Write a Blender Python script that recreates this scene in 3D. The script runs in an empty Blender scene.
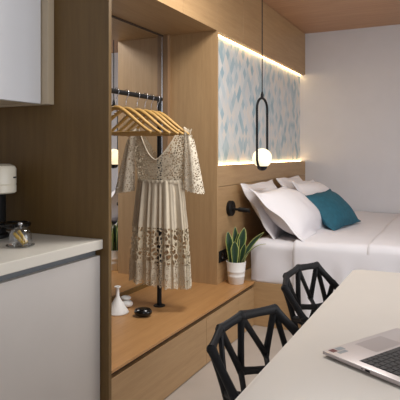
import bpy, bmesh, math, random
from math import sin, cos, pi, radians, sqrt
from mathutils import Vector, Matrix, noise

random.seed(7)
SC = bpy.context.scene
COL = SC.collection

# ------------------------------------------------------------------ camera
THETA = math.atan(260 / 530)
cam_data = bpy.data.cameras.new('camera')
cam = bpy.data.objects.new('camera', cam_data)
COL.objects.link(cam)
cam.location = (0, 0, 1.275)
cam.rotation_euler = (pi / 2, 0, THETA)
cam_data.sensor_width = 36
cam_data.lens = 530 / 400 * 36
cam_data.shift_y = -47 / 400
cam_data.clip_start = .02
SC.camera = cam

# ------------------------------------------------------------------ world, light, exposure
world = bpy.data.worlds.new('world')
SC.world = world
world.use_nodes = True
wbg = world.node_tree.nodes['Background']
wbg.inputs[0].default_value = (.9, .94, 1, 1)
wbg.inputs[1].default_value = 1.0

def area(name, loc, rot, sx, sy, power, col):
    d = bpy.data.lights.new(name, 'AREA')
    d.shape = 'RECTANGLE'
    d.size, d.size_y = sx, sy
    d.energy = power
    d.color = col
    o = bpy.data.objects.new(name, d)
    o.location = loc
    o.rotation_euler = rot
    COL.objects.link(o)
    return o

# daylight entering through the big window opening in the right wall
area('daylight_window', (2.55, 2.0, 1.55), (0, radians(90), 0), 1.7, 3.2, 46, (.94, .965, 1))
# added fill lamp behind the camera; the wall there has no opening
area('fill_rear', (.9, -1.15, 1.6), (radians(90), 0, 0), 1.6, 1.5, 7, (.93, .96, 1))
# ceiling light over the far end of the table
area('ceiling_light', (-.80, 2.62, 2.60), (0, 0, 0), .7, .6, 34, (1, .97, .935))

vs = SC.view_settings
vs.view_transform = 'Standard'
vs.look = 'None'
vs.exposure = 0.12
vs.gamma = 1
vs.use_curve_mapping = False
SC.cycles.use_denoising = True
SC.cycles.max_bounces = 8
SC.cycles.diffuse_bounces = 5
SC.cycles.glossy_bounces = 4
SC.cycles.transparent_max_bounces = 24
SC.cycles.caustics_reflective = False
SC.cycles.caustics_refractive = False
SC.cycles.sample_clamp_indirect = 6

# ------------------------------------------------------------------ materials
def srgb(r, g, b):
    def f(v):
        v /= 255
        return v / 12.92 if v <= .04045 else ((v + .055) / 1.055) ** 2.4
    return (f(r), f(g), f(b), 1)

class NT:
    def __init__(s, name):
        s.m = bpy.data.materials.new(name)
        s.m.use_nodes = True
        s.t = s.m.node_tree
        s.b = s.t.nodes['Principled BSDF']
        s.o = s.t.nodes['Material Output']
    def n(s, typ, **kw):
        x = s.t.nodes.new(typ)
        for k, v in kw.items():
            setattr(x, k, v)
        return x
    def l(s, a, b):
        s.t.links.new(a, b)
    def math(s, op, a, b=None):
        x = s.n('ShaderNodeMath', operation=op)
        for i, v in enumerate((a, b)):
            if v is None:
                continue
            if isinstance(v, (int, float)):
                x.inputs[i].default_value = v
            else:
                s.l(v, x.inputs[i])
        return x.outputs[0]
    def coords(s, scale=(1, 1, 1), out='Object'):
        tc = s.n('ShaderNodeTexCoord')
        mp = s.n('ShaderNodeMapping')
        mp.inputs['Scale'].default_value = scale
        s.l(tc.outputs[out], mp.inputs[0])
        return mp.outputs[0]
    def noise(s, vec, scale, detail=3, rough=.55):
        x = s.n('ShaderNodeTexNoise')
        x.inputs['Scale'].default_value = scale
        x.inputs['Detail'].default_value = detail
        x.inputs['Roughness'].default_value = rough
        s.l(vec, x.inputs['Vector'])
        return x.outputs['Fac']
    def ramp(s, fac, stops, interp='LINEAR'):
        x = s.n('ShaderNodeValToRGB')
        cr = x.color_ramp
        cr.interpolation = interp
        while len(cr.elements) < len(stops):
            cr.elements.new(.5)
        for e, (p, c) in zip(cr.elements, stops):
            e.position = p
            e.color = c
        s.l(fac, x.inputs[0])
        return x.outputs[0]
    def bump(s, h, strength=.2, dist=.01):
        x = s.n('ShaderNodeBump')
        x.inputs['Strength'].default_value = strength
        x.inputs['Distance'].default_value = dist
        s.l(h, x.inputs['Height'])
        s.l(x.outputs[0], s.b.inputs['Normal'])

def plain(name, col, rough=.5, metal=0, var=.06, vscale=6, bump=0, bscale=60, spec=None):
    t = NT(name)
    v = t.coords()
    f = t.noise(v, vscale)
    lo = tuple(c * (1 - var) for c in col[:3]) + (1,)
    hi = tuple(min(1, c * (1 + var)) for c in col[:3]) + (1,)
    t.l(t.ramp(f, [(.3, lo), (.7, hi)]), t.b.inputs['Base Color'])
    t.b.inputs['Roughness'].default_value = rough
    t.b.inputs['Metallic'].default_value = metal
    if spec is not None:
        t.b.inputs['Specular IOR Level'].default_value = spec
    if bump:
        t.bump(t.noise(v, bscale, 4), bump, .004)
    return t.m

def wood(name, lo, hi, scale=(14, 14, .9), rough=.45):
    t = NT(name)
    v = t.coords(scale)
    f = t.noise(v, 2.2, 5, .6)
    v2 = t.coords(tuple(a * 5 for a in scale))
    f2 = t.noise(v2, 3, 2, .5)
    mix = t.math('ADD', t.math('MULTIPLY', f, .7), t.math('MULTIPLY', f2, .3))
    t.l(t.ramp(mix, [(.32, lo), (.68, hi)]), t.b.inputs['Base Color'])
    t.b.inputs['Roughness'].default_value = rough
    t.bump(f2, .05, .002)
    return t.m

def emit(name, col, strength):
    t = NT(name)
    t.b.inputs['Base Color'].default_value = col
    t.b.inputs['Emission Color'].default_value = col
    t.b.inputs['Emission Strength'].default_value = strength
    t.b.inputs['Roughness'].default_value = .3
    return t.m

OAK_LO, OAK_HI = srgb(165, 132, 93), srgb(184, 151, 110)
M = {}
M['oak_v'] = wood('oak_vertical', OAK_LO, OAK_HI, (14, 14, .9))
M['oak_h'] = wood('oak_horizontal', OAK_LO, OAK_HI, (14, .9, 14))
M['oak_x'] = wood('oak_across', OAK_LO, OAK_HI, (.9, 14, 14))
M['oak_warm'] = wood('oak_bench_top', srgb(174, 127, 78), srgb(192, 145, 94), (12, .8, 12), .4)
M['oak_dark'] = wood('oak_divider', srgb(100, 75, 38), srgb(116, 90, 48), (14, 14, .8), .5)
M['oak_shade'] = wood('oak_corner_shade', srgb(138, 108, 78), srgb(156, 124, 92), (14, 14, .8), .5)  # oak toned down so the niche corner's shade is in the colour
M['ceil_wood'] = wood('ceiling_wood', srgb(168, 128, 98), srgb(190, 150, 116), (.8, 14, 14), .5)
M['groove'] = plain('shadow_gap', srgb(62, 46, 32), .8)
M['wall'] = plain('wall_paint', srgb(216, 215, 218), .8, var=.015, bump=.03)
M['floor'] = plain('floor_concrete', srgb(176, 166, 156), .55, var=.10, vscale=2.2, bump=.03, bscale=30)
M['white_lac'] = plain('white_lacquer', srgb(226, 226, 228), .3, var=.01)
M['beige_lac'] = plain('beige_panel', srgb(196, 180, 154), .5, var=.02)
M['greige'] = plain('greige_front', srgb(196, 190, 184), .5, var=.015)
M['counter'] = plain('counter_stone', srgb(214, 208, 196), .35, var=.015)
M['grey_alu'] = plain('grey_profile', srgb(120, 124, 128), .4, var=.02, metal=.3)
M['black'] = plain('black_metal', srgb(20, 20, 21), .5, var=.1, spec=.25)
M['black_gloss'] = plain('black_gloss', srgb(14, 14, 15), .12, var=.1)
M['chair'] = plain('chair_black', srgb(26, 26, 28), .55, var=.1, spec=.3)
M['linen'] = plain('bed_linen', srgb(230, 228, 232), .85, var=.01, bump=.08, bscale=240)
M['pillow'] = plain('pillow_cotton', srgb(236, 233, 236), .85, var=.01, bump=.08, bscale=240)
M['teal'] = plain('teal_fabric', srgb(34, 92, 110), .8, var=.14, vscale=30, bump=.2, bscale=300)
M['table'] = plain('table_top', srgb(206, 199, 190), .38, var=.012)
M['ceramic'] = plain('white_ceramic', srgb(236, 234, 230), .55, var=.01)
M['cream'] = plain('cream_plastic', srgb(222, 214, 196), .3, var=.02)
M['chrome'] = plain('chrome', srgb(200, 200, 204), .2, metal=1, var=.02)
M['silver'] = plain('laptop_aluminium', srgb(196, 188, 186), .38, metal=.35, var=.015)
M['keys'] = plain('key_black', srgb(42, 42, 45), .5, var=.04)
M['well'] = plain('keyboard_well', srgb(96, 94, 94), .5, var=.02)
M['pad'] = plain('touchpad', srgb(182, 174, 172), .3, metal=.3, var=.01)
M['glassblack'] = plain('screen_glass', srgb(10, 11, 13), .08, var=.02)
M['soil'] = plain('soil', srgb(48, 34, 24), .95, var=.4, vscale=80, bump=.6)
M['hanger'] = wood('hanger_wood', srgb(176, 136, 74), srgb(204, 164, 98), (1.5, 20, 20), .35)
M['stick'] = plain('yellow_paper', srgb(196, 160, 60), .5, var=.25, vscale=120)
M['orange'] = plain('orange_card', srgb(214, 140, 62), .5, var=.08)
M['sticker_grey'] = plain('sticker_grey', srgb(140, 146, 150), .4, var=.2, vscale=300)
M['sticker_red'] = plain('sticker_dark_red', srgb(96, 34, 36), .4, var=.2, vscale=300)
M['led'] = emit('led_warm', (1, .70, .34, 1), 13)
M['globe'] = emit('opal_globe', (1, .86, .60, 1), .95)

# mirror
t = NT('mirror_glass')
t.b.inputs['Base Color'].default_value = (.86, .87, .87, 1)
t.b.inputs['Metallic'].default_value = 1
t.b.inputs['Roughness'].default_value = .01
M['mirror'] = t.m

# thin clear glass
t = NT('clear_glass')
tr = t.n('ShaderNodeBsdfTransparent')
tr.inputs[0].default_value = (.90, .91, .91, 1)
gl = t.n('ShaderNodeBsdfGlossy')
gl.inputs['Roughness'].default_value = .06
lw = t.n('ShaderNodeLayerWeight')
lw.inputs['Blend'].default_value = .35
mx = t.n('ShaderNodeMixShader')
t.l(t.math('ADD', t.math('MULTIPLY', lw.outputs['Facing'], .6), .06), mx.inputs[0])
t.l(tr.outputs[0], mx.inputs[1])
t.l(gl.outputs[0], mx.inputs[2])
t.l(mx.outputs[0], t.o.inputs['Surface'])
M['glass'] = t.m

# watercolour lozenge tiles (Y across, Z up)
t = NT('lozenge_tiles')
tc = t.n('ShaderNodeTexCoord')
sep = t.n('ShaderNodeSeparateXYZ')
t.l(tc.outputs['Object'], sep.inputs[0])
u = t.math('DIVIDE', sep.outputs['Y'], .072)
v = t.math('DIVIDE', sep.outputs['Z'], .105)
p, q = t.math('ADD', u, v), t.math('SUBTRACT', u, v)
fp, fq = t.math('FLOOR', p), t.math('FLOOR', q)
cmb = t.n('ShaderNodeCombineXYZ')
t.l(fp, cmb.inputs[0]); t.l(fq, cmb.inputs[1])
wn = t.n('ShaderNodeTexWhiteNoise', noise_dimensions='2D')
t.l(cmb.outputs[0], wn.inputs['Vector'])
nz = t.noise(t.coords((9, 9, 2.2)), 2.6, 4, .6)
val = t.math('ADD', t.math('MULTIPLY', wn.outputs['Value'], .78), t.math('MULTIPLY', nz, .32))
val = t.math('SUBTRACT', val, .05)
base = t.ramp(val, [(0, srgb(240, 238, 232)), (.22, srgb(216, 219, 219)), (.38, srgb(230, 225, 217)),
                    (.54, srgb(214, 220, 222)), (.70, srgb(196, 209, 213)), (.84, srgb(170, 194, 203)), (1, srgb(138, 174, 188))])
t.l(base, t.b.inputs['Base Color'])
t.b.inputs['Roughness'].default_value = .55
M['tile'] = t.m

# lace: cream thread with open holes
def lace(name, scale, thr, col, stretch=(1, 1, 1)):
    t = NT(name)
    vec = t.coords(stretch)
    vo = t.n('ShaderNodeTexVoronoi', feature='DISTANCE_TO_EDGE')
    vo.inputs['Scale'].default_value = scale
    t.l(vec, vo.inputs['Vector'])
    nz = t.noise(vec, scale * .45, 2)
    thick = t.math('MULTIPLY', nz, thr * 2)
    hole = t.math('GREATER_THAN', vo.outputs['Distance'], thick)
    t.b.inputs['Roughness'].default_value = .9
    f = t.noise(vec, scale * 1.7, 2)
    t.l(t.ramp(f, [(.3, tuple(c * .82 for c in col[:3]) + (1,)), (.7, col)]), t.b.inputs['Base Color'])
    tr = t.n('ShaderNodeBsdfTransparent')
    mx = t.n('ShaderNodeMixShader')
    t.l(hole, mx.inputs[0])
    t.l(t.b.outputs[0], mx.inputs[1])
    t.l(tr.outputs[0], mx.inputs[2])
    t.l(mx.outputs[0], t.o.inputs['Surface'])
    t.bump(vo.outputs['Distance'], .4, .004)
    return t.m
CREAM = srgb(226, 212, 186)
M['lace'] = lace('bodice_lace', 72, .15, CREAM)
M['lace_sleeve'] = lace('sleeve_lace', 80, .17, srgb(232, 220, 198))
M['lace_band'] = lace('skirt_lace', 36, .12, srgb(222, 208, 180))
M['lace_hem'] = lace('hem_lace', 95, .19, srgb(226, 214, 190))
M['dress'] = plain('dress_cotton', srgb(216, 203, 180), .9, var=.05, vscale=30, bump=.15, bscale=200)

# snake plant leaf: UV u runs across the blade
t = NT('snake_leaf')
tc = t.n('ShaderNodeTexCoord')
sep = t.n('ShaderNodeSeparateXYZ')
t.l(tc.outputs['UV'], sep.inputs[0])
d = t.math('ABSOLUTE', t.math('SUBTRACT', sep.outputs['X'], .5))
nz = t.noise(t.coords((30, 30, 90)), 1.5, 3)
d2 = t.math('ADD', d, t.math('MULTIPLY', t.math('SUBTRACT', nz, .5), .10))
col = t.ramp(d2, [(.0, srgb(26, 52, 34)), (.28, srgb(38, 68, 38)), (.37, srgb(66, 94, 46)), (.44, srgb(160, 166, 90)), (.5, srgb(184, 186, 108))])
t.l(col, t.b.inputs['Base Color'])
t.b.inputs['Roughness'].default_value = .4
M['leaf'] = t.m

# ------------------------------------------------------------------ mesh helpers
ROOT = {}

def merge(dst, src):
    me = bpy.data.meshes.new('tmp')
    src.to_mesh(me); src.free()
    dst.from_mesh(me)
    bpy.data.meshes.remove(me)

def box(bm, x0, x1, y0, y1, z0, z1, bev=0, seg=2):
    b = bmesh.new()
    bmesh.ops.create_cube(b, size=1)
    for v in b.verts:
        v.co = Vector(((x0 + x1) / 2 + v.co.x * (x1 - x0), (y0 + y1) / 2 + v.co.y * (y1 - y0), (z0 + z1) / 2 + v.co.z * (z1 - z0)))
    if bev:
        bmesh.ops.bevel(b, geom=b.edges[:], offset=bev, segments=seg, profile=.5, affect='EDGES', clamp_overlap=True)
    merge(bm, b)
    return bm

def bx(*a, **k):
    return box(bmesh.new(), *a, **k)

def tube(bm, pts, r, seg=12, cap=True, closed=False, flat=None, up=None):
    """round (or flattened: flat=(a,b)) tube along pts; r may be a list"""
    pts = [Vector(p) for p in pts]
    n = len(pts)
    rs = r if isinstance(r, (list, tuple)) else [r] * n
    rings = []
    prev = None
    for i in range(n):
        if closed:
            d = pts[(i + 1) % n] - pts[i - 1]
        else:
            d = pts[min(i + 1, n - 1)] - pts[max(i - 1, 0)]
        d.normalize()
        if up is not None:
            a = Vector(up)
        elif prev is None:
            a = Vector((0, 0, 1)) if abs(d.z) < .9 else Vector((1, 0, 0))
        else:
            a = prev
        e1 = (a - d * a.dot(d)).normalized()
        prev = e1
        e2 = d.cross(e1)
        ra, rb = flat if flat else (1, 1)
        rings.append([bm.verts.new(pts[i] + e1 * cos(2 * pi * k / seg) * rs[i] * ra + e2 * sin(2 * pi * k / seg) * rs[i] * rb) for k in range(seg)])
    m = n if closed else n - 1
    for i in range(m):
        A, B = rings[i], rings[(i + 1) % n]
        for k in range(seg):
            bm.faces.new((A[k], A[(k + 1) % seg], B[(k + 1) % seg], B[k]))
    if cap and not closed:
        bm.faces.new(rings[0][::-1])
        bm.faces.new(rings[-1])
    return bm

def lathe(bm, prof, c=(0, 0, 0), seg=40, axis='Z'):
    """prof: list of (radius, height)"""
    c = Vector(c)
    rings = []
    for r, h in prof:
        if r < 1e-6:
            co = {'Z': (0, 0, h), 'X': (h, 0, 0)}[axis]
            rings.append([bm.verts.new(c + Vector(co))])
        else:
            ring = []
            for k in range(seg):
                a = 2 * pi * k / seg
                co = (r * cos(a), r * sin(a), h) if axis == 'Z' else (h, r * cos(a), r * sin(a))
                ring.append(bm.verts.new(c + Vector(co)))
            rings.append(ring)
    for A, B in zip(rings, rings[1:]):
        if len(A) == 1 and len(B) == 1:
            continue
        for k in range(seg):
            k2 = (k + 1) % seg
            if len(A) == 1:
                bm.faces.new((A[0], B[k2], B[k]))
            elif len(B) == 1:
                bm.faces.new((A[k], A[k2], B[0]))
            else:
                bm.faces.new((A[k], A[k2], B[k2], B[k]))
    return bm

def rodpts(pts, n=8, closed=False):
    """Catmull-Rom smoothing"""
    P = [Vector(p) for p in pts]
    out = []
    for i in range(len(P) - 1):
        p0, p1, p2, p3 = P[max(i - 1, 0)], P[i], P[i + 1], P[min(i + 2, len(P) - 1)]
        for k in range(n):
            s = k / n
            out.append(.5 * ((2 * p1) + (p2 - p0) * s + (2 * p0 - 5 * p1 + 4 * p2 - p3) * s * s + (3 * p1 - p0 - 3 * p2 + p3) * s ** 3))
    out.append(P[-1])
    return out

def obj(name, bm, mat, parent=None, smooth=False, local=False, label=None, sub=0, solid=0):
    """link bm as one mesh object; vertices are in world space unless local"""
    if parent is not None and not local:
        r = ROOT[parent.name]
        for v in bm.verts:
            v.co -= r
    bmesh.ops.recalc_face_normals(bm, faces=bm.faces[:])
    me = bpy.data.meshes.new(name)
    bm.to_mesh(me); bm.free()
    if smooth:
        me.polygons.foreach_set('use_smooth', [True] * len(me.polygons))
        if smooth != 'all':
            me.set_sharp_from_angle(angle=radians(smooth if smooth is not True else 40))
    o = bpy.data.objects.new(name, me)
    COL.objects.link(o)
    for mm in (mat if isinstance(mat, (list, tuple)) else [mat]):
        me.materials.append(M[mm])
    if parent is not None:
        o.parent = parent
        ROOT[o.name] = ROOT[parent.name]
    if label:
        o['label'] = label
    if solid:
        md = o.modifiers.new('thickness', 'SOLIDIFY')
        md.thickness = solid
        md.offset = 0
    if sub:
        md = o.modifiers.new('smooth', 'SUBSURF')
        md.levels = md.render_levels = sub
    return o

def thing(name, label, cat, loc=(0, 0, 0), rotz=0, group=None):
    o = bpy.data.objects.new(name, None)
    o.empty_display_size = .1
    COL.objects.link(o)
    o.location = loc
    o.rotation_euler = (0, 0, rotz)
    o['label'] = label
    o['category'] = cat
    if group:
        o['group'] = group
    ROOT[o.name] = Vector(loc)
    return o

def single(name, bm, mat, loc, label, cat, group=None, local=False, **k):
    """a thing that is one mesh, origin at loc"""
    if not local:
        for v in bm.verts:
            v.co -= Vector(loc)
    o = obj(name, bm, mat, **k)
    o.location = loc
    o['label'] = label
    o['category'] = cat
    if group:
        o['group'] = group
    return o

def struct(name, bm, mat, **k):
    o = obj(name, bm, mat, **k)
    o['kind'] = 'structure'
    return o

def dup(root, loc, label, rotz=None):
    r = root.copy()
    COL.objects.link(r)
    r.location = loc
    if rotz is not None:
        r.rotation_euler = (0, 0, rotz)
    r['label'] = label
    for ch in list(root.children):
        c = ch.copy(); COL.objects.link(c); c.parent = r
        for g in list(ch.children):
            d = g.copy(); COL.objects.link(d); d.parent = c
    return r

# ------------------------------------------------------------------ room shell
XL, XR, YF, YB, ZC = -2.05, 2.6, -1.2, 5.9, 2.622
XW, XT = -1.57, -1.63            # headboard face, tile face
struct('floor', bx(XL - .1, XR + .1, YF - .1, YB + .1, -.1, 0), 'floor')
struct('ceiling', bx(XL - .1, XR + .1, YF - .1, YB + .1, ZC + .02, ZC + .12), 'wall')
struct('trim_1', bx(XL - .1, XR + .1, 2.9, YB, ZC, ZC + .02), 'ceil_wood')
wl = bx(XL - .1, XL, YF, YB, 0, ZC)
struct('wall_left', wl, 'wall')
wt = bx(XL + .001, XT, 3.503, YB, 1.0, 2.4)
struct('wall_tile', wt, 'tile')
struct('wall_back', bx(XL - .1, XR + .1, YB, YB + .1, 0, ZC + .02), 'wall')
struct('wall_front', bx(XL - .1, XR + .1, YF - .1, YF, 0, ZC + .02), 'wall')
wr = bmesh.new()
box(wr, XR, XR + .1, YF, .3, 0, ZC)
box(wr, XR, XR + .1, 3.7, YB, 0, ZC)
box(wr, XR, XR + .1, .3, 3.7, 0, .65)
box(wr, XR, XR + .1, .3, 3.7, 2.45, ZC)
struct('wall_right', wr, 'wall')
wf = bmesh.new()
for y in (.3, 1.42, 2.54, 3.65):
    box(wf, XR + .02, XR + .08, y, y + .05, .65, 2.45, .004)
box(wf, XR + .02, XR + .08, .3, 3.7, .65, .70, .004)
box(wf, XR + .02, XR + .08, .3, 3.7, 2.40, 2.45, .004)
struct('window_1', wf, 'white_lac')

# ------------------------------------------------------------------ divider panel and kitchen
XP = -1.365
YP0, YP1 = 1.885, 1.907
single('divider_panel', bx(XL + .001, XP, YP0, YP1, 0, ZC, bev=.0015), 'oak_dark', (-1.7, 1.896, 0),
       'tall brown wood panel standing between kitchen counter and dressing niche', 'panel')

KY0 = .685
t = thing('base_cabinet', 'pale grey handleless kitchen base cabinet under the white worktop', 'cabinet', (-1.72, 1.285, 0))
obj('body', bx(XL + .001, -1.445, KY0, YP0 - .002, .08, .858), 'greige', t)
obj('plinth', bx(XL + .001, -1.50, KY0, YP0 - .002, 0, .08), 'grey_alu', t, label='grey recessed plinth')
obj('handle_channel', bx(-1.445, -1.434, KY0, YP0 - .002, .80, .858), 'grey_alu', t, label='grey recessed handle channel')
for y0, y1 in ((KY0 + .002, 1.283), (1.286, YP0 - .003)):
    obj('door', bx(-1.435, -1.408, y0, y1, .082, .829, bev=.0015), 'greige', t)
single('worktop', bx(XL + .001, -1.394, KY0, YP0 - .001, .858, .90, bev=.003), 'counter', (-1.72, 1.285, .858),
       'off-white kitchen worktop slab running up to the wood panel', 'worktop')

t = thing('wall_cabinet', 'white kitchen wall cabinet hanging above the worktop', 'cabinet', (-1.9, 1.285, 1.5))
obj('body', bx(XL + .001, -1.74, KY0, 1.842, 1.50, 2.45), 'beige_lac', t)
for y0, y1 in ((KY0 + .002, 1.22), (1.223, 1.838)):
    obj('door', bx(-1.735, -1.705, y0, y1, 1.498, 2.45, bev=.0015), 'white_lac', t, label='white lacquered door')
obj('side_panel', bx(XL + .001, -1.668, 1.843, YP0 - .001, 1.496, 2.45, bev=.0015), 'beige_lac', t, label='beige filler panel at the right end')

# ------------------------------------------------------------------ coffee machine
cx, cy = -1.885, 1.70
t = thing('coffee_machine', 'cream and black pod coffee machine on the kitchen worktop', 'coffee machine', (cx, cy, .90))
obj('base', lathe(bmesh.new(), [(0, .9), (.088, .9), (.09, .905), (.088, .915), (.078, .922), (0, .922)], (cx, cy, 0)), 'black', t, smooth=True)
obj('column', lathe(bmesh.new(), [(.078, .92), (.076, .95), (.076, 1.10), (0, 1.10)], (cx, cy, 0)), 'black', t, smooth=True)
h = lathe(bmesh.new(), [(0, 1.098), (.098, 1.098), (.104, 1.104), (.104, 1.134), (.1015, 1.136), (.1015, 1.138), (.104, 1.14), (.104, 1.205), (.098, 1.218), (.08, 1.226), (0, 1.228)], (0, 0, 0), 56)
for v in h.verts:
    v.co.x = v.co.x * 1.30 + cx
    v.co.y += cy
obj('head', h, 'cream', t, smooth=True, label='cream rounded head')
sm = bx(-.001, .001, -.014, .014, -.0035, .0035)
bmesh.ops.transform(sm, matrix=Matrix.Translation((cx + .1288, cy + .0322, 1.168)) @ Matrix.Rotation(radians(23), 4, 'Z'), verts=sm.verts)
obj('maker_mark', sm, 'black', t, label='small dark printed mark')
lv = bmesh.new()
box(lv, cx + .005, cx + .05, cy - .03, cy + .02, 1.224, 1.245, .008)
obj('lever', lv, 'chrome', t, smooth=True, label='grey metal lever')
obj('cup_tray', lathe(bmesh.new(), [(0, .952), (.05, .953), (.066, .962), (.068, .972), (.062, .976), (.058, .972), (0, .970)], (-1.722, cy, 0)), 'black_gloss', t, smooth=True)
obj('tray_arm', bx(-1.83, -1.74, cy - .022, cy + .022, .953, .966, bev=.003), 'black', t)

# glass cloche with sticks
gx, gy = -1.584, 1.592
t = thing('glass_cloche', 'small clear glass dome with round knob on a glass plate', 'cloche', (gx, gy, .90))
obj('plate', lathe(bmesh.new(), [(0, .9005), (.044, .9005), (.055, .904), (.056, .908), (.051, .908), (0, .905)], (gx, gy, 0)), 'glass', t, smooth=True)
obj('dome', lathe(bmesh.new(), [(.046, .909), (.0455, .93), (.043, .95), (.036, .967), (.023, .976), (.01, .979), (0, .98)], (gx, gy, 0)), 'glass', t, smooth='all')
obj('knob', lathe(bmesh.new(), [(0, .979), (.005, .98), (.005, .984), (.0095, .989), (.0095, .994), (.005, .998), (0, .999)], (gx, gy, 0)), 'chrome', t, smooth='all')
def stick(a, b):
    bm = bmesh.new()
    a, b = Vector(a), Vector(b)
    n = 9
    pts, rs = [], []
    for i in range(n):
        pts.append(a.lerp(b, i / (n - 1)))
        rs.append(.0065 + .0012 * (i % 2))
    return tube(bm, pts, rs, 10)
for (a, b, lb) in (
    ((gx - .022, gy - .012, .953), (gx + .026, gy - .008, .9135), 'yellow twisted stick leaning lowest inside the glass dome, nearest the front'),
    ((gx - .018, gy + .008, .960), (gx + .022, gy + .012, .9135), 'yellow twisted stick leaning at the back inside the glass dome')):
    single('wrapped_stick', stick(a, b), 'stick', (gx, gy, .9055), lb, 'snack', 'yellow sticks under the glass dome', smooth=True)
single('orange_coaster', lathe(bmesh.new(), [(0, .9005), (.034, .9005), (.035, .904), (.034, .908), (0, .908)], (-1.655, 1.50, 0)), 'orange', (-1.655, 1.50, .90),
       'small orange disc on the worktop at the left edge of the photo', 'coaster', smooth=True)

# ------------------------------------------------------------------ bench
ZB = .325
YE = 3.70
t = thing('bench', 'long low oak bench with drawer fronts below the dressing niche', 'bench', (-1.7, 2.8, 0))
obj('body', bx(XL + .001, -1.40, YP1 + .001, YE, .03, .280), 'groove', t)
obj('plinth', bx(XL + .001, -1.42, YP1 + .001, YE, 0, .03), 'oak_h', t)
tp = bx(XL + .001, XP, YP1 + .001, YE, .310, ZB, bev=.0015)
obj('top', tp, 'oak_warm', t, label='warm oak bench top')
obj('shadow_rail', bx(XL + .001, -1.395, YP1 + .001, YE, .280, .310), 'groove', t, label='dark shadow gap below the top')
for y0, y1 in ((YP1 + .002, 2.879), (2.882, 3.396), (3.399, YE - .001)):
    obj('drawer', bx(-1.40, XP - .004, y0, y1, .005, .285, bev=.001), 'oak_h', t)

# niche right side panel, corner strip, mirror
YS = 3.48
single('niche_side_panel', bx(XL + .001, XW, YS, YS + .022, ZB, 2.157, bev=.001), 'oak_v', (-1.8, YS + .01, ZB),
       'upright oak panel closing the right side of the niche beside the plant', 'panel')
single('corner_strip', bx(XL + .001, -1.955, YS - .04, YS - .0005, ZB, 2.157, bev=.001), 'oak_shade', (-1.99, YS - .02, ZB),
       'narrow upright wood strip, coloured darker for shade, in the niche corner between mirror and side panel', 'trim strip')
t = thing('wall_mirror', 'large frameless-looking mirror covering the back of the dressing niche', 'mirror', (-2.02, 2.67, ZB))
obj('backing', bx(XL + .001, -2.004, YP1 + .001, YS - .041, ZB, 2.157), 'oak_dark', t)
obj('glass', bx(-2.004, -2.0, YP1 + .003, YS - .045, ZB + .03, 2.145), 'mirror', t)
fr = bmesh.new()
box(fr, -2.004, -1.994, YP1 + .001, YS - .041, 2.145, 2.157, .001)
obj('top_rail', fr, 'groove', t, label='dark top rail')
fr = bmesh.new()
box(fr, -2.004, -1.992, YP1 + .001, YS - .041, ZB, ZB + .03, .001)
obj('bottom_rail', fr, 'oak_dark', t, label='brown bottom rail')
fr = bmesh.new()
box(fr, -2.004, -1.996, YS - .047, YS - .041, ZB + .03, 2.138, .0008)
obj('side_rail', fr, 'chrome', t, label='pale side edge')

# ------------------------------------------------------------------ overhead cabinet, headboard, LED strips
t = thing('overhead_cabinet', 'oak overhead cupboard run below the ceiling above niche and bed', 'cabinet', (-1.8, 3.9, 2.157))
obj('body', bx(XL + .001, XW - .02, YP1 + .001, YB - .001, 2.157, ZC - .001), 'oak_h', t)
seams = (YP1 + .002, 2.44, 2.96, 3.48, 4.0, YB - .002)
for y0, y1 in zip(seams, seams[1:]):
    obj('door', bx(XW - .02, XW, y0 + .001, y1 - .001, 2.157, ZC - .002, bev=.001), 'oak_h', t)
t = thing('headboard', 'oak headboard panel fixed to the wall behind the bed pillows', 'headboard', (-1.6, 4.7, ZB))
Y0h = YS + .0225
obj('lower_panel', bx(XT, XW, Y0h, YB - .001, ZB, 1.028, bev=.001), 'oak_h', t)
obj('upper_panel', bx(XT, XW, Y0h, YB - .001, 1.031, 1.184, bev=.001), 'oak_h', t)
single('led_strip', bx(XT + .001, XT + .014, Y0h, YB - .01, 1.1845, 1.189), 'led', (XT, 4.7, 1.184),
       'glowing warm light strip along the top of the headboard', 'light strip', 'light strips framing the tiled wall')
single('led_strip', bx(XT + .001, XT + .014, Y0h, YB - .01, 2.152, 2.1565), 'led', (XT, 4.7, 2.148),
       'glowing warm light strip under the overhead cupboard', 'light strip', 'light strips framing the tiled wall')

# ------------------------------------------------------------------ socket and reading lamp
def slab_x(y0, y1, z0, z1, x0, x1, bev=.002):
    return bx(x0, x1, y0, y1, z0, z1, bev=bev)
t = thing('wall_socket', 'black double wall socket beside the potted plant', 'socket', (XW, 3.58, .52))
obj('plate', slab_x(3.505, 3.665, .478, .562, XW, XW + .008), 'black', t)
for y in (3.545, 3.625):
    obj('outlet', lathe(bmesh.new(), [(.024, 0), (.024, .003), (.02, .003), (.019, -.0), (0, -.0)], (XW + .0081, y, .52), 28, 'X'), 'black_gloss', t, smooth=True)
ly, lz = 3.70, .857
t = thing('reading_lamp', 'black swing-arm reading lamp on the headboard above the plant', 'lamp', (XW, ly, lz))
obj('wall_disc', lathe(bmesh.new(), [(0, 0), (.056, 0), (.058, .004), (.058, .028), (.054, .032), (0, .032)], (XW, ly, lz), 36, 'X'), 'black', t, smooth=True)
obj('arm', tube(bmesh.new(), [(XW + .03, ly, lz - .006), (XW + .10, ly, lz - .006)], .010, 14), 'black', t, smooth=True)
obj('lamp_head', tube(bmesh.new(), [(XW + .075, ly, lz - .006), (XW + .08, ly, lz - .006), (XW + .16, ly + .01, lz - .012), (XW + .163, ly + .01, lz - .012)], [.012, .017, .017, .014], 18), 'black', t, smooth=True)

# ------------------------------------------------------------------ bed
BX1 = .48
single('bed_base', bx(XW + .001, BX1, YE + .001, YB - .015, 0, ZB - .004, bev=.002), 'oak_x', (-.5, 4.8, 0),
       'low oak bed base box under the white mattress', 'bed base')

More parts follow.
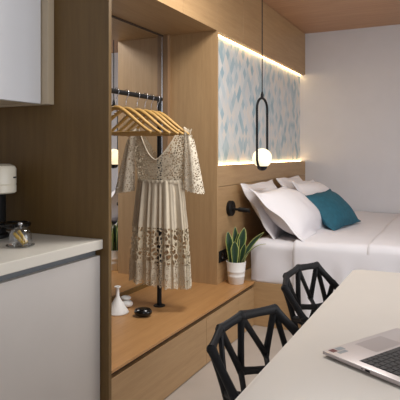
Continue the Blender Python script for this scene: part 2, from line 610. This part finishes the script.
def drape_noise(p, s, amp):
    return noise.noise(Vector(p) * s) * amp

def soft_box(x0, x1, y0, y1, z0, z1, r, nx=40, ny=40, nz=10, amp=.006, corner=.10):
    """rounded cushion-like block, all sides"""
    b = bmesh.new()
    bmesh.ops.create_cube(b, size=1)
    bmesh.ops.subdivide_edges(b, edges=b.edges[:], cuts=23, use_grid_fill=True)
    hx, hy, hz = (x1 - x0) / 2, (y1 - y0) / 2, (z1 - z0) / 2
    c = Vector(((x0 + x1) / 2, (y0 + y1) / 2, (z0 + z1) / 2))
    for v in b.verts:
        p = Vector((v.co.x * 2 * hx, v.co.y * 2 * hy, v.co.z * 2 * hz))
        q = Vector((max(-hx + corner, min(hx - corner, p.x)), max(-hy + corner, min(hy - corner, p.y)), min(hz - r, p.z)))
        d = p - q
        if d.length > 1e-6:
            # ellipsoidal rounding
            e = Vector((d.x / corner, d.y / corner, d.z / r))
            m = max(abs(e.x), abs(e.y), abs(e.z))
            e = e.normalized() * m
            p = q + Vector((e.x * corner, e.y * corner, e.z * r))
        v.co = c + p
        if v.co.z > z0 + .02:
            v.co += Vector((0, drape_noise(v.co, 7, amp), drape_noise(v.co + Vector((5, 0, 0)), 5, amp)))
    return b
t = thing('mattress', 'thick mattress in a white fitted sheet on the oak bed base', 'mattress', (-.5, 4.8, ZB))
obj('core', soft_box(-1.425, BX1 - .02, YE + .012, YB - .03, ZB - .003, .622, .05, corner=.07, amp=.013), 'linen', t, smooth='all')

# duvet draped to the near side: grid over (x, path)
def duvet(x0, x1, lift, zhem, yback, amp, fold_edge=True):
    bm = bmesh.new()
    ynear = YE + .002 - lift * .4
    R = .055
    ztop = .628 + lift
    path = []
    n1 = 22
    for i in range(n1):
        path.append((ynear, zhem + (ztop - R - zhem) * i / n1))
    for i in range(9):
        a = pi / 2 * i / 8
        path.append((ynear + R - R * cos(a), ztop - R + R * sin(a)))
    n2 = 46
    for i in range(1, n2 + 1):
        path.append((ynear + R + (yback - ynear - R) * i / n2, ztop))
    nx = int((x1 - x0) / .022)
    rows = []
    for i in range(nx + 1):
        x = x0 + (x1 - x0) * i / nx
        row = []
        for (y, z) in path:
            hang = max(0, min(1, (ztop - .05 - z) / (ztop - .12)))
            fold = sin(x * 24 + 1.3 * sin(x * 9)) * .014 + sin(x * 47 + 2 + z * 4) * .007 + drape_noise((x * 2, 1.5, z * .6), 5, .014)
            yy = y - .006 - hang * (.022 + fold) + drape_noise((x, y, z), 9, .004)
            zz = z
            if z >= ztop - .02:
                zz += drape_noise((x * 1.0, y * .7, 3.3), 3.2, amp) + drape_noise((x * 1.5, y, 7.7), 9, amp * .45)
            xx = x + (drape_noise((2.2, y * 2, z * 2), 2, .012) if i == 0 else 0)
            row.append(bm.verts.new((xx, yy, zz)))
        rows.append(row)
    for A, B in zip(rows, rows[1:]):
        for k in range(len(path) - 1):
            bm.faces.new((A[k], B[k], B[k + 1], A[k + 1]))
    return bm
t = thing('duvet', 'smooth white duvet spread over the bed and hanging down its near side', 'duvet', (-.3, 4.8, .63))
obj('cover', duvet(-1.07, BX1, .012, .085, YB - .03, .012), 'linen', t, smooth='all', solid=.016)
obj('turned_edge', duvet(-.56, BX1, .0225, .10, YB - .04, .012), 'linen', t, smooth='all', solid=.006, label='folded-over upper layer')

def pillow(w, h, th, flange=.05, n=30, wr=.006, seed=0):
    """in local XY plane: w along X, h along Y, thickness Z"""
    bm = bmesh.new()
    top, bot = [], []
    fu, fv = 1 - 2 * flange / w, 1 - 2 * flange / h
    for side, lst in ((1, top), (-1, bot)):
        for i in range(n + 1):
            row = []
            for j in range(n + 1):
                u, v = -1 + 2 * i / n, -1 + 2 * j / n
                # slightly concave edges, pointed corners
                px = u * w / 2 * (1 - .045 * (1 - v * v) * abs(u))
                py = v * h / 2 * (1 - .06 * (1 - u * u) * abs(v))
                a, b = min(1, abs(u) / fu), min(1, abs(v) / fv)
                k = max(0, (1 - a ** 2.6)) ** .62 * max(0, (1 - b ** 2.6)) ** .62
                z = side * (th / 2 * k + .004)
                nv = Vector((px * 6 + seed, py * 6, side * 3 + seed))
                z += noise.noise(nv) * wr * (1 if k > .02 else .9)
                z += noise.noise(Vector((px * 14 + seed, py * 5, seed))) * wr * .7 * side * k
                if k <= .02:
                    z += .010 * sin(6 * (u + v) + seed)
                row.append(bm.verts.new((px, py, z)))
            lst.append(row)
    for i in range(n):
        for j in range(n):
            bm.faces.new((top[i][j], top[i + 1][j], top[i + 1][j + 1], top[i][j + 1]))
            bm.faces.new((bot[i][j], bot[i][j + 1], bot[i + 1][j + 1], bot[i + 1][j]))
    edge = [(i, 0) for i in range(n)] + [(n, j) for j in range(n)] + [(i, n) for i in range(n, 0, -1)] + [(0, j) for j in range(n, 0, -1)]
    for (a, b), (c, d) in zip(edge, edge[1:] + edge[:1]):
        bm.faces.new((top[a][b], bot[a][b], bot[c][d], top[c][d]))
    return bm

def place_pillow(name, bm, mat, centre, lean, yaw, roll, label, cat, group=None):
    """w axis runs along world Y, h axis leans from vertical back to -X by `lean`"""
    base = Matrix(((0, 0, 1, 0), (1, 0, 0, 0), (0, 1, 0, 0), (0, 0, 0, 1)))   # x->Y, y->Z, z->X
    m = Matrix.Rotation(yaw, 4, 'Z') @ Matrix.Rotation(-lean, 4, 'Y') @ Matrix.Rotation(roll, 4, 'X') @ base
    bmesh.ops.transform(bm, matrix=m, verts=bm.verts)
    o = single(name, bm, mat, centre, label, cat, group, local=True, smooth='all')
    return o
PG = 'white bed pillows'
place_pillow('pillow', pillow(.78, .50, .13, .02, seed=1), 'pillow', (-1.405, 4.235, .822), radians(33), 0, 0,
             'white pillow leaning on the headboard behind the near front pillow', 'pillow', PG)
place_pillow('pillow', pillow(.74, .48, .15, .02, seed=5), 'pillow', (-1.405, 5.10, .835), radians(30), 0, 0,
             'white pillow against the headboard in the far corner of the bed', 'pillow', PG)
place_pillow('pillow', pillow(.92, .56, .25, .05, seed=9, wr=.008), 'pillow', (-1.215, 4.195, .806), radians(50), radians(2), radians(-3),
             'large white flanged pillow at the front, nearest to the plant', 'pillow', PG)
place_pillow('pillow', pillow(.76, .52, .22, .04, seed=14, wr=.008), 'pillow', (-1.20, 5.08, .825), radians(46), 0, radians(-2),
             'white flanged pillow behind the teal cushion', 'pillow', PG)
place_pillow('cushion', pillow(.52, .40, .19, .008, seed=21, wr=.006), 'teal', (-1.0, 4.62, .788), radians(47), radians(-17), radians(4),
             'small teal blue cushion lying against the white pillows', 'cushion')

# ------------------------------------------------------------------ pendant lamp
px, py = -1.328, 3.763
def pendant(px, py):
    t = thing('pendant_lamp', 'black loop pendant lamp with a glowing opal globe hanging over the bench end', 'lamp', (px, py, 1.14))
    obj('ceiling_rose', lathe(bmesh.new(), [(0, ZC - .03), (.045, ZC - .03), (.05, ZC - .026), (.05, ZC - .0005), (0, ZC - .0005)], (px, py, 0)), 'black', t, smooth=True)
    obj('cord', tube(bmesh.new(), [(px, py, 1.70), (px, py, ZC - .03)], .004, 8), 'black', t, smooth=True)
    pts = []
    LA = radians(8)      # loop turned slightly off the wall direction
    hw, z0, z1 = .082, 1.155, 1.685
    for k in range(17):
        a = pi * k / 16
        pts.append((px + hw * cos(a) * sin(LA), py + hw * cos(a) * cos(LA), z1 - hw + hw * sin(a)))
    for k in range(17):
        a = pi + pi * k / 16
        pts.append((px + hw * cos(a) * sin(LA), py + hw * cos(a) * cos(LA), z0 + hw + hw * sin(a)))
    obj('loop', tube(bmesh.new(), pts, .009, 12, closed=True, up=(1, 0, 0)), 'black', t, smooth='all')
    obj('cord_grip', lathe(bmesh.new(), [(.012, 1.682), (.012, 1.71), (.005, 1.735), (0, 1.735)], (px, py, 0), 16), 'black', t, smooth=True)
    prof = [(0, 1.16)] + [(.0725 * sin(a), 1.237 - .0725 * cos(a)) for a in [pi * k / 24 for k in range(3, 24)]] + [(0, 1.3095)]
    obj('globe', lathe(bmesh.new(), prof, (px, py, 0), 40), 'globe', t, smooth='all', label='glowing opal glass globe')
    obj('lamp_cup', lathe(bmesh.new(), [(0, 1.142), (.02, 1.145), (.034, 1.158), (.041, 1.178), (.036, 1.176), (0, 1.166)], (px, py, 0)), 'black', t, smooth=True)
pendant(px, py)

# ------------------------------------------------------------------ snake plant
sx, sy = -1.465, 3.585
t = thing('potted_plant', 'snake plant in a white ribbed pot on the bench end', 'plant', (sx, sy, ZB))
obj('pot', lathe(bmesh.new(), [(0, ZB + .0005), (.052, ZB + .0005), (.055, ZB + .004), (.060, ZB + .05), (.0615, ZB + .052), (.0625, ZB + .062), (.0615, ZB + .064),
                               (.064, ZB + .085), (.0655, ZB + .087), (.0665, ZB + .097), (.0655, ZB + .099), (.072, ZB + .158), (.072, ZB + .162), (.067, ZB + .162), (.064, ZB + .14), (0, ZB + .14)], (sx, sy, 0), 48), 'ceramic', t, smooth=True)
obj('soil', lathe(bmesh.new(), [(.0655, ZB + .141), (.06, ZB + .146), (.03, ZB + .15), (0, ZB + .151)], (sx, sy, 0), 24), 'soil', t, smooth='all')
def leaf(bx_, by_, dirx, diry, length, width, lean, face, twist=.3, curl=.25):
    bm = bmesh.new()
    uvl = bm.loops.layers.uv.new('UVMap')
    n, mseg = 18, 6
    rows = []
    side = Vector((cos(face), sin(face), 0))
    out = Vector((dirx, diry, 0)).normalized()
    for i in range(n + 1):
        s = i / n
        w = width * (.55 + .9 * s - .2 * s * s) * min(1, ((1 - s) * 3.2)) ** .65 / 1.1
        if i == n:
            w = .0008
        c = Vector((bx_, by_, ZB + .135)) + Vector((0, 0, length * s * cos(lean * s))) + out * (length * s * sin(lean * (.5 + .5 * s)))
        ang = twist * s
        sd = Matrix.Rotation(ang, 3, 'Z') @ side
        nrm = sd.cross(Vector((0, 0, 1)))
        row = []
        for j in range(mseg + 1):
            q = -1 + 2 * j / mseg
            row.append((bm.verts.new(c + sd * (w / 2 * q) + nrm * (curl * w * q * q * .5)), (j / mseg, s)))
        rows.append(row)
    for A, B in zip(rows, rows[1:]):
        for j in range(mseg):
            quad = (A[j], A[j + 1], B[j + 1], B[j])
            f = bm.faces.new([x[0] for x in quad])
            for lp, x in zip(f.loops, quad):
                lp[uvl].uv = x[1]
    return bm
VR = radians(26)      # facing direction so that blades show their width
for (ox, oy, dx, dy, L, W, lean, tw, fa) in (
    (-.036, -.010, -1, -.3, .225, .060, .10, .2, VR),
    (-.010, .018, -.3, .3, .255, .050, .05, -.3, VR + .3),
    (.004, -.034, .2, -1, .165, .066, .06, .2, VR),
    (.014, .006, 1, .4, .255, .070, .16, .3, VR - .1),
    (.030, .022, 1, .5, .27, .056, .62, .4, VR + .2),
    (.036, -.012, 1, .1, .235, .034, .85, .1, VR + .9),
    (-.02, .03, -.4, 1, .20, .050, .2, .5, VR + .6),
    (-.048, .012, -1, .4, .165, .044, .22, .3, VR),
    (.000, .000, .2, .3, .215, .050, .10, -.4, VR - .5),
    (.034, .004, 1, -.2, .15, .046, .22, .2, VR)):
    obj('leaf', leaf(sx + ox, sy + oy, dx, dy, L * 1.08, W, lean, fa, tw), 'leaf', t, smooth='all', solid=.0022)

# ------------------------------------------------------------------ clothes rail, hangers, dress
RX, RZ = -1.665, 1.607
PYR = 2.845
t = thing('clothes_rail', 'black metal clothes rail standing on the bench in the niche', 'clothes rail', (RX, PYR, ZB))
obj('base_plate', lathe(bmesh.new(), [(0, ZB + .0005), (.036, ZB + .0005), (.037, ZB + .004), (.034, ZB + .007), (0, ZB + .007)], (RX - .012, PYR, 0)), 'black', t, smooth=True)
obj('post', tube(bmesh.new(), [(RX - .012, PYR, ZB + .006), (RX - .012, PYR, RZ + .014)], .0145, 16), 'black', t, smooth=True)
obj('rail', tube(bmesh.new(), [(RX, YP1 + .006, RZ), (RX, PYR, RZ)], .0135, 16), 'black', t, smooth=True)
obj('wall_flange', tube(bmesh.new(), [(RX, YP1 + .0005, RZ), (RX, YP1 + .008, RZ)], .028, 20), 'black', t, smooth=True)

HG = 'wooden hangers on the black rail'
def hanger():
    t = thing('clothes_hanger', 'pale wooden hanger', 'hanger', (RX, 2.368, RZ), 0, HG)
    # hook sits over the rail: local origin is the rail axis
    hk = []
    for k in range(15):
        a = radians(200 - 205 * k / 14)
        hk.append((.0175 * cos(a), 0, .0015 + .0175 * sin(a)))
    hk += [(.014, 0, -.016), (.003, 0, -.032), (0, 0, -.045), (0, 0, -.092)]
    obj('hook', tube(bmesh.new(), hk, .0019, 8, up=(0, 1, 0)), 'chrome', t, smooth='all', local=True, label='silver wire hook')
    arm = [(-.218, 0, -.222), (-.19, 0, -.207), (-.13, 0, -.164), (-.075, 0, -.122), (-.035, 0, -.097), (-.014, 0, -.089), (0, 0, -.088)]
    arm = arm + [(-x, y, z) for x, y, z in arm[-2::-1]]
    pts = rodpts(arm, 4)
    rs = [.014 + .007 * (1 - min(1, abs(p.x) / .16)) for p in pts]
    obj('shoulder_bar', tube(bmesh.new(), pts, rs, 14, flat=(.75, .62), up=(0, 1, 0)), 'hanger', t, smooth='all', local=True)
    obj('trouser_bar', tube(bmesh.new(), [(-.202, 0, -.222), (.202, 0, -.222)], .0062, 12), 'hanger', t, smooth=True, local=True)
    return t
hg = hanger()
hy = [2.368, 2.462, 2.575, 2.660, 2.730, 2.800]
hl = ['wooden hanger at the left end of the row, nearest the wood panel',
      'second wooden hanger from the wood panel on the black rail',
      'third wooden hanger from the wood panel on the black rail',
      'fourth wooden hanger from the wood panel, in the middle of the bunch at right',
      'wooden hanger just in front of the one holding the dress',
      'wooden hanger holding the cream lace dress, next to the rail post']
hg['label'] = hl[0]
for k in range(1, 6):
    dup(hg, (RX, hy[k], RZ), hl[k], radians((0, 2, -2, 1.5, -1, 0)[k]))

# dress, local coordinates in x (across), y (depth), z up; the hanger passes inside the shoulders
DX, DY = RX + .020, 2.800
t = thing('lace_dress', 'cream lace dress with short sleeves hanging from the rear wooden hanger', 'dress', (DX, DY, .483), radians(3))
def lerp_tab(tab, z):
    if z <= tab[0][0]:
        return tab[0][1]
    for (a, va), (b, vb) in zip(tab, tab[1:]):
        if z <= b:
            return va + (vb - va) * (z - a) / (b - a)
    return tab[-1][1]
HW = [(.465, .200), (.60, .196), (.81, .182), (1.00, .164), (1.085, .152), (1.20, .168), (1.30, .184), (1.36, .198), (1.40, .214)]
TH = [(.465, .075), (.81, .070), (1.085, .055), (1.25, .060), (1.36, .034), (1.40, .014)]
def pleat(a, z, amp):
    return amp * (.8 * sin(a * 11 + .8 + sin(a * 3)) + .7 * sin(a * 23 + 2.1 + 1.2 * sin(a * 5 + 1)) + .5 * sin(a * 7 + 4) + .35 * sin(a * 41 + z * 3))
def ring_part(z0, z1, rows, amp0, amp1, wavy=0, extra=0):
    bm = bmesh.new()
    N = 200
    R = []
    for i in range(rows + 1):
        s = i / rows
        z = z0 + (z1 - z0) * s
        w, th = lerp_tab(HW, z) + extra, lerp_tab(TH, z) + extra
        amp = amp0 + (amp1 - amp0) * s
        ring = []
        for k in range(N):
            a = 2 * pi * k / N
            m = 1 + pleat(a, z, amp)
            zz = z
            if i == 0 and wavy:
                zz += wavy * abs(sin(a * 16))
            zz += .010 * (cos(a) * -1) * (1 - min(1, max(0, (z - .465) / .3)))
            ring.append(bm.verts.new((w * cos(a) * (1 + (m - 1) * .25), th * sin(a) * m, zz - .465)))
        R.append(ring)
    for A, B in zip(R, R[1:]):
        for k in range(N):
            bm.faces.new((A[k], A[(k + 1) % N], B[(k + 1) % N], B[k]))
    return bm
obj('skirt', ring_part(.808, 1.087, 22, .15, .08), 'dress', t, smooth='all', local=True)
obj('lace_band', ring_part(.595, .808, 16, .19, .15), 'lace_band', t, smooth='all', local=True, label='open lace band of the skirt')
obj('hem_trim', ring_part(.452, .595, 10, .22, .19, wavy=.012), 'lace_hem', t, smooth='all', local=True, label='scalloped lace hem')
VB, VT = 1.215, 1.40
def bodice():
    bm = bmesh.new()
    rows, n = 26, 16
    for sgn in (-1, 1):
        R = []
        for i in range(rows + 1):
            z = 1.080 + (1.402 - 1.080) * i / rows
            w, th = lerp_tab(HW, z), lerp_tab(TH, z)
            f = max(0, (z - VB) / (VT - VB))
            vin = .138 * f ** .66 if f > 0 else 0
            row = []
            for side in (-1, 1):
                rng = range(n + 1) if side == -1 else range(n - 1, -1, -1)
                for k in rng:
                    x = vin + (w - vin) * (k / n) ** .8
                    y = side * th * sqrt(max(0, 1 - (x / w) ** 2)) if k < n else 0
                    row.append(bm.verts.new((sgn * x, y, z - .465)))
            R.append(row)
        for A, B in zip(R, R[1:]):
            for k in range(len(A) - 1):
                bm.faces.new((A[k], A[k + 1], B[k + 1], B[k]))
        # close the shoulder seam
    bmesh.ops.remove_doubles(bm, verts=bm.verts, dist=.0004)
    return bm
obj('bodice', bodice(), 'lace', t, smooth='all', local=True, label='lace bodice with deep V neckline')
def waist():
    bm = bmesh.new()
    N = 96
    R = []
    for z, e in ((1.074, .001), (1.078, .0025), (1.084, .003), (1.090, .0025), (1.094, .001)):
        w, th = lerp_tab(HW, z) + e, lerp_tab(TH, z) + e
        R.append([bm.verts.new((w * cos(2 * pi * k / N), th * sin(2 * pi * k / N) * (1 + .06 * sin(k * 2.1)), z - .465)) for k in range(N)])
    for A, B in zip(R, R[1:]):
        for k in range(N):
            bm.faces.new((A[k], A[(k + 1) % N], B[(k + 1) % N], B[k]))
    return bm
obj('waistband', waist(), 'dress', t, smooth='all', local=True)
def neck_trim():
    bm = bmesh.new()
    for side in (-1,):
        pts = []
        for sgn in (-1, 1):
            seq = []
            for i in range(15):
                f = i / 14
                z = VB + (VT - VB) * f
                w, th = lerp_tab(HW, z), lerp_tab(TH, z)
                x = .138 * f ** .66
                seq.append((sgn * x, side * (th * sqrt(max(0, 1 - (x / w) ** 2)) + .002), z - .465))
            pts += seq[::-1] if sgn == -1 else seq[1:]
        tube(bm, pts, .0045, 6)
    return bm
obj('neck_trim', neck_trim(), 'dress', t, smooth='all', local=True)
def sleeve(sgn, xo, drop):
    bm = bmesh.new()
    N, rows = 40, 16
    R = []
    for i in range(rows + 1):
        s = i / rows
        cxx = sgn * (.192 + (xo - .192) * s ** .8)
        hw = .030 + .036 * s
        th = .030 + .020 * s
        z = 1.376 - drop * s
        ring = []
        for k in range(N):
            a = 2 * pi * k / N
            zz = z - sgn * cos(a) * (.010 + .028 * (1 - s))
            if i == rows:
                zz -= .008 * abs(sin(a * 9))
            ring.append(bm.verts.new((cxx + hw * cos(a), th * sin(a) * (1 + .12 * sin(5 * a + 1)), zz - .465)))
        R.append(ring)
    for A, B in zip(R, R[1:]):
        for k in range(N):
            bm.faces.new((A[k], A[(k + 1) % N], B[(k + 1) % N], B[k]))
    return bm
obj('sleeve', sleeve(-1, .250, .36), 'lace_sleeve', t, smooth='all', local=True)
obj('sleeve', sleeve(1, .226, .345), 'lace_sleeve', t, smooth='all', local=True)

# ------------------------------------------------------------------ ornaments on the bench
vx, vy = -1.826, 2.61
t = thing('conical_vase', 'white cone-shaped vase with thin neck and flat rim on the bench', 'vase', (vx, vy, ZB))
obj('body', lathe(bmesh.new(), [(0, ZB + .0005), (.064, ZB + .0005), (.067, ZB + .006), (.0635, ZB + .014), (.049, ZB + .034), (.032, ZB + .062), (.0175, ZB + .088), (.0115, ZB + .102), (.0095, ZB + .150)], (vx, vy, 0)), 'ceramic', t, smooth=True)
obj('rim', lathe(bmesh.new(), [(.0095, ZB + .149), (.019, ZB + .153), (.020, ZB + .156), (.018, ZB + .159), (.008, ZB + .157), (.006, ZB + .12)], (vx, vy, 0)), 'ceramic', t, smooth=True)
def pebble(cx, cy, z, rx, ry, rz, rot=0, dent=0):
    bm = bmesh.new()
    bmesh.ops.create_icosphere(bm, subdivisions=4, radius=1)
    for v in bm.verts:
        x, y, zz = v.co
        zz = math.copysign(abs(zz) ** .85, zz)
        k = 1 + .05 * noise.noise(v.co * 1.3)
        co = Vector((x * rx * k, y * ry * k, zz * rz + rz))
        if dent and zz > 0:
            co.z -= dent * max(0, 1 - (x * x + y * y) * 2.2)
        co = Matrix.Rotation(rot, 3, 'Z') @ co
        v.co = co + Vector((cx, cy, z + .0005))
    return bm
single('stone_ornament', pebble(-1.848, 2.735, ZB, .042, .036, .021, .3), 'ceramic', (-1.848, 2.735, ZB),
       'white flat pebble lowest in the pair behind the conical vase', 'ornament', 'white stacked pebbles', smooth='all')
single('stone_ornament', pebble(-1.855, 2.742, ZB + .0415, .033, .028, .013, .1), 'ceramic', (-1.855, 2.742, ZB + .042),
       'smaller white pebble lying on top of the other white pebble', 'ornament', 'white stacked pebbles', smooth='all')
single('black_bowl', pebble(-1.656, 2.625, ZB, .053, .045, .026, .4, .002), 'black_gloss', (-1.656, 2.625, ZB),
       'glossy black rounded pebble dish on the bench in front of the rail post', 'ornament', smooth='all')

# ------------------------------------------------------------------ table
t = thing('table', 'off-white table with a smooth pale top in the right foreground', 'table', (.03, 1.62, 0))
def rounded_slab(x0, x1, y0, y1, z0, z1, r, bev):
    bm = bmesh.new()
    pts = []
    for cx_, cy_, a0 in ((x1 - r, y1 - r, 0), (x0 + r, y1 - r, 90), (x0 + r, y0 + r, 180), (x1 - r, y0 + r, 270)):
        for k in range(9):
            a = radians(a0 + 90 * k / 8)
            pts.append((cx_ + r * cos(a), cy_ + r * sin(a)))
    lo = [bm.verts.new((x, y, z0)) for x, y in pts]
    hi = [bm.verts.new((x, y, z1)) for x, y in pts]
    n = len(pts)
    bm.faces.new(lo[::-1]); bm.faces.new(hi)
    for k in range(n):
        bm.faces.new((lo[k], lo[(k + 1) % n], hi[(k + 1) % n], hi[k]))
    ed = [e for e in bm.edges if abs(e.verts[0].co.z - e.verts[1].co.z) < 1e-6]
    bmesh.ops.bevel(bm, geom=ed, offset=bev, segments=3, profile=.5, affect='EDGES')
    return bm
TZ = .75
obj('top', rounded_slab(-.43, .50, .72, 2.465, TZ - .035, TZ, .035, .005), 'table', t, smooth=True)
for (x, y) in ((-.30, .86), (.38, .86), (-.30, 2.30), (.38, 2.30)):
    obj('leg', tube(bmesh.new(), [(x, y, 0), (x, y, TZ - .034)], [.02, .026], 16), 'table', t, smooth=True)
obj('apron', bx(-.33, .41, .83, 2.33, TZ - .085, TZ - .034, bev=.002), 'table', t)

# ------------------------------------------------------------------ chairs
def chair():
    t = thing('cage_chair', 'black angular chair', 'chair', (-.45, 1.5, 0), 0, 'black faceted chairs along the table')
    N = {'T0': (-.603, 1.300, .745), 'T1': (-.617, 1.388, .770), 'T2': (-.585, 1.470, .790), 'T3': (-.535, 1.630, .775), 'T4': (-.470, 1.677, .690), 'T5': (-.385, 1.702, .600),
         'TF': (-.520, 1.268, .640), 'TG': (-.400, 1.262, .585),
         'B0': (-.572, 1.325, .623), 'B1': (-.582, 1.460, .630), 'B2': (-.560, 1.620, .630), 'B3': (-.500, 1.690, .590), 'W0': (-.545, 1.40, .585), 'W1': (-.530, 1.560, .608),
         'S0': (-.545, 1.345, .470), 'S1': (-.575, 1.500, .455), 'S2': (-.520, 1.640, .470),
         'F0': (-.290, 1.255, .455), 'F1': (-.250, 1.480, .440), 'F2': (-.290, 1.705, .455),
         'C0': (-.440, 1.400, .430), 'C1': (-.440, 1.570, .430), 'C2': (-.360, 1.480, .425)}
    N = {k: Vector(v) - Vector((-.45, 1.5, 0)) for k, v in N.items()}
    def bars(bm, seq, r, fl=(1, .72)):
        for a, b in seq:
            A, B = N[a], N[b]
            d = (B - A).normalized()
            tube(bm, [A - d * r * .3, A.lerp(B, .16), A.lerp(B, .5), A.lerp(B, .84), B + d * r * .3], [r * 1.25, r * 1.08, r * 1.0, r * 1.08, r * 1.25], 10, flat=fl)
        return bm
    def joints(bm, names, r):
        for n in names:
            b = bmesh.new()
            bmesh.ops.create_icosphere(b, subdivisions=2, radius=r)
            for v in b.verts:
                v.co += N[n]
            merge(bm, b)
        return bm
    bm = bmesh.new()
    top = ['TG', 'TF', 'T0', 'T1', 'T2', 'T3', 'T4', 'T5']
    bars(bm, list(zip(top, top[1:])), .0135)
    joints(bm, top, .0145)
    obj('back_rim', bm, 'chair', t, smooth=True, local=True)
    bm = bmesh.new()
    bars(bm, [('T0', 'B0'), ('T1', 'B0'), ('T1', 'B1'), ('T2', 'B1'), ('T2', 'B2'), ('T3', 'B2'), ('T3', 'B3'), ('T4', 'B3'), ('TF', 'B0')], .0105)
    bars(bm, [('B0', 'W0'), ('B1', 'W0'), ('B1', 'W1'), ('B2', 'W1'), ('B3', 'W1'), ('B3', 'T5'), ('B0', 'TG')], .0115)
    bars(bm, [('W0', 'S0'), ('W0', 'S1'), ('W1', 'S1'), ('W1', 'S2'), ('B3', 'S2'), ('B0', 'S0')], .0105)
    joints(bm, ['B0', 'B1', 'B2', 'B3', 'W0', 'W1', 'S0', 'S1', 'S2'], .0122)
    obj('backrest', bm, 'chair', t, smooth=True, local=True)
    bm = bmesh.new()
    bars(bm, [('S0', 'S1'), ('S1', 'S2'), ('S0', 'F0'), ('S2', 'F2'), ('F0', 'F1'), ('F1', 'F2'), ('TG', 'F0'), ('T5', 'F2')], .0125)
    bars(bm, [('S0', 'C0'), ('S1', 'C0'), ('S1', 'C1'), ('S2', 'C1'), ('C0', 'C2'), ('C1', 'C2'), ('C0', 'C1'), ('C0', 'F0'), ('C1', 'F2'), ('C2', 'F1'), ('C2', 'F0'), ('C2', 'F2')], .0115)
    joints(bm, ['F0', 'F1', 'F2', 'C0', 'C1', 'C2', 'TG', 'T5'], .013)
    obj('seat', bm, 'chair', t, smooth=True, local=True)
    for (a, x, y) in (('C0', -.125, -.20), ('C1', -.125, .22), ('C2', .19, -.20), ('C2', .19, .22)):
        A = N[a]
        obj('leg', tube(bmesh.new(), [A, A.lerp(Vector((x, y, 0)), .5), (x, y, 0)], [.015, .014, .011], 10), 'chair', t, smooth=True, local=True)
    return t
ch = chair()
ch['label'] = 'near black angular open-frame chair at the table, in front of the bench drawers'
dup(ch, (-.480, 2.225, 0), 'far black angular open-frame chair at the table, in front of the bed', radians(4))

# ------------------------------------------------------------------ laptop
t = thing('laptop', 'open silver laptop on the pale table', 'laptop', (-.319, 1.368, TZ), radians(-29))
D, W = .238, .315          # local x = depth from front to hinge, y = width from the near corner
def wedge():
    bm = bmesh.new()
    box(bm, 0, D, 0, W, .0035, .0150, .0025, 2)
    for v in bm.verts:
        if v.co.z < .008:
            v.co.z += .002 * max(0, 1 - v.co.x / .1)
    return bm
base = obj('base', wedge(), 'silver', t, smooth=True, local=True)
for (x, y) in ((.02, .03), (.02, W - .03), (D - .02, .03), (D - .02, W - .03)):
    obj('foot', lathe(bmesh.new(), [(0, 0), (.006, 0), (.006, .004), (0, .004)], (x, y, 0), 12), 'black', t, local=True)
kb = obj('keyboard', bx(.098, D - .012, .022, W - .022, .0146, .0153), 'well', t, local=True)
key_me = None
rows = 6
kx0, ky0 = .100, .024
kw, kd = .0186, .0166
for r in range(rows):
    for c in range(14):
        y = ky0 + c * (W - .048) / 14
        x = kx0 + r * .0180
        wd = (W - .048) / 14 - .0022
        if r == 0 and 5 <= c <= 8:
            if c > 5:
                continue
            wd = 4 * (W - .048) / 14 - .0022
            bm = bx(0, .0156, 0, wd, 0, .0014, bev=.0005, seg=1)
            o = obj('key', bm, 'keys', kb, local=True)
            o.location = (x, y, .0153)
            continue
        if key_me is None:
            o = obj('key', bx(0, .0156, 0, wd, 0, .0014, bev=.0005, seg=1), 'keys', kb, local=True)
            key_me = o.data
        else:
            o = bpy.data.objects.new('key', key_me)
            COL.objects.link(o)
            o.parent = kb
        o.location = (x, y, .0153)
obj('touchpad', bx(.018, .088, .105, .215, .0148, .0153, bev=.0002, seg=1), 'pad', t, local=True)
obj('sticker', bx(.008, .026, .012, .031, .0150, .01515), 'sticker_red', t, local=True, label='dark red square sticker')
obj('sticker', bx(.008, .026, .034, .060, .0150, .01515), 'sticker_grey', t, local=True, label='grey sticker')
obj('sticker', bx(.029, .042, .020, .052, .0150, .01515), 'sticker_grey', t, local=True, label='narrow grey sticker')
obj('audio_jack', bx(.122, .1265, -.0006, .002, .0072, .0114, bev=.0015), 'black', t, local=True)
obj('usb_port', bx(.133, .147, -.0006, .002, .0062, .0118, bev=.0006), 'black', t, local=True)
obj('hinge', tube(bmesh.new(), [(D - .002, .03, .0155), (D - .002, W - .03, .0155)], .005, 12), 'keys', t, smooth=True, local=True)
ld = bx(-.0025, .0025, .001, W - .001, 0, .215, bev=.0015)
Ml = Matrix.Translation((D + .002, 0, .0165)) @ Matrix.Rotation(radians(22), 4, 'Y')
bmesh.ops.transform(ld, matrix=Ml, verts=ld.verts)
lid = obj('lid', ld, 'silver', t, smooth=True, local=True)
sc_ = bx(-.0032, -.0024, .006, W - .006, .012, .209)
bmesh.ops.transform(sc_, matrix=Ml, verts=sc_.verts)
obj('screen', sc_, 'glassblack', lid, local=True)
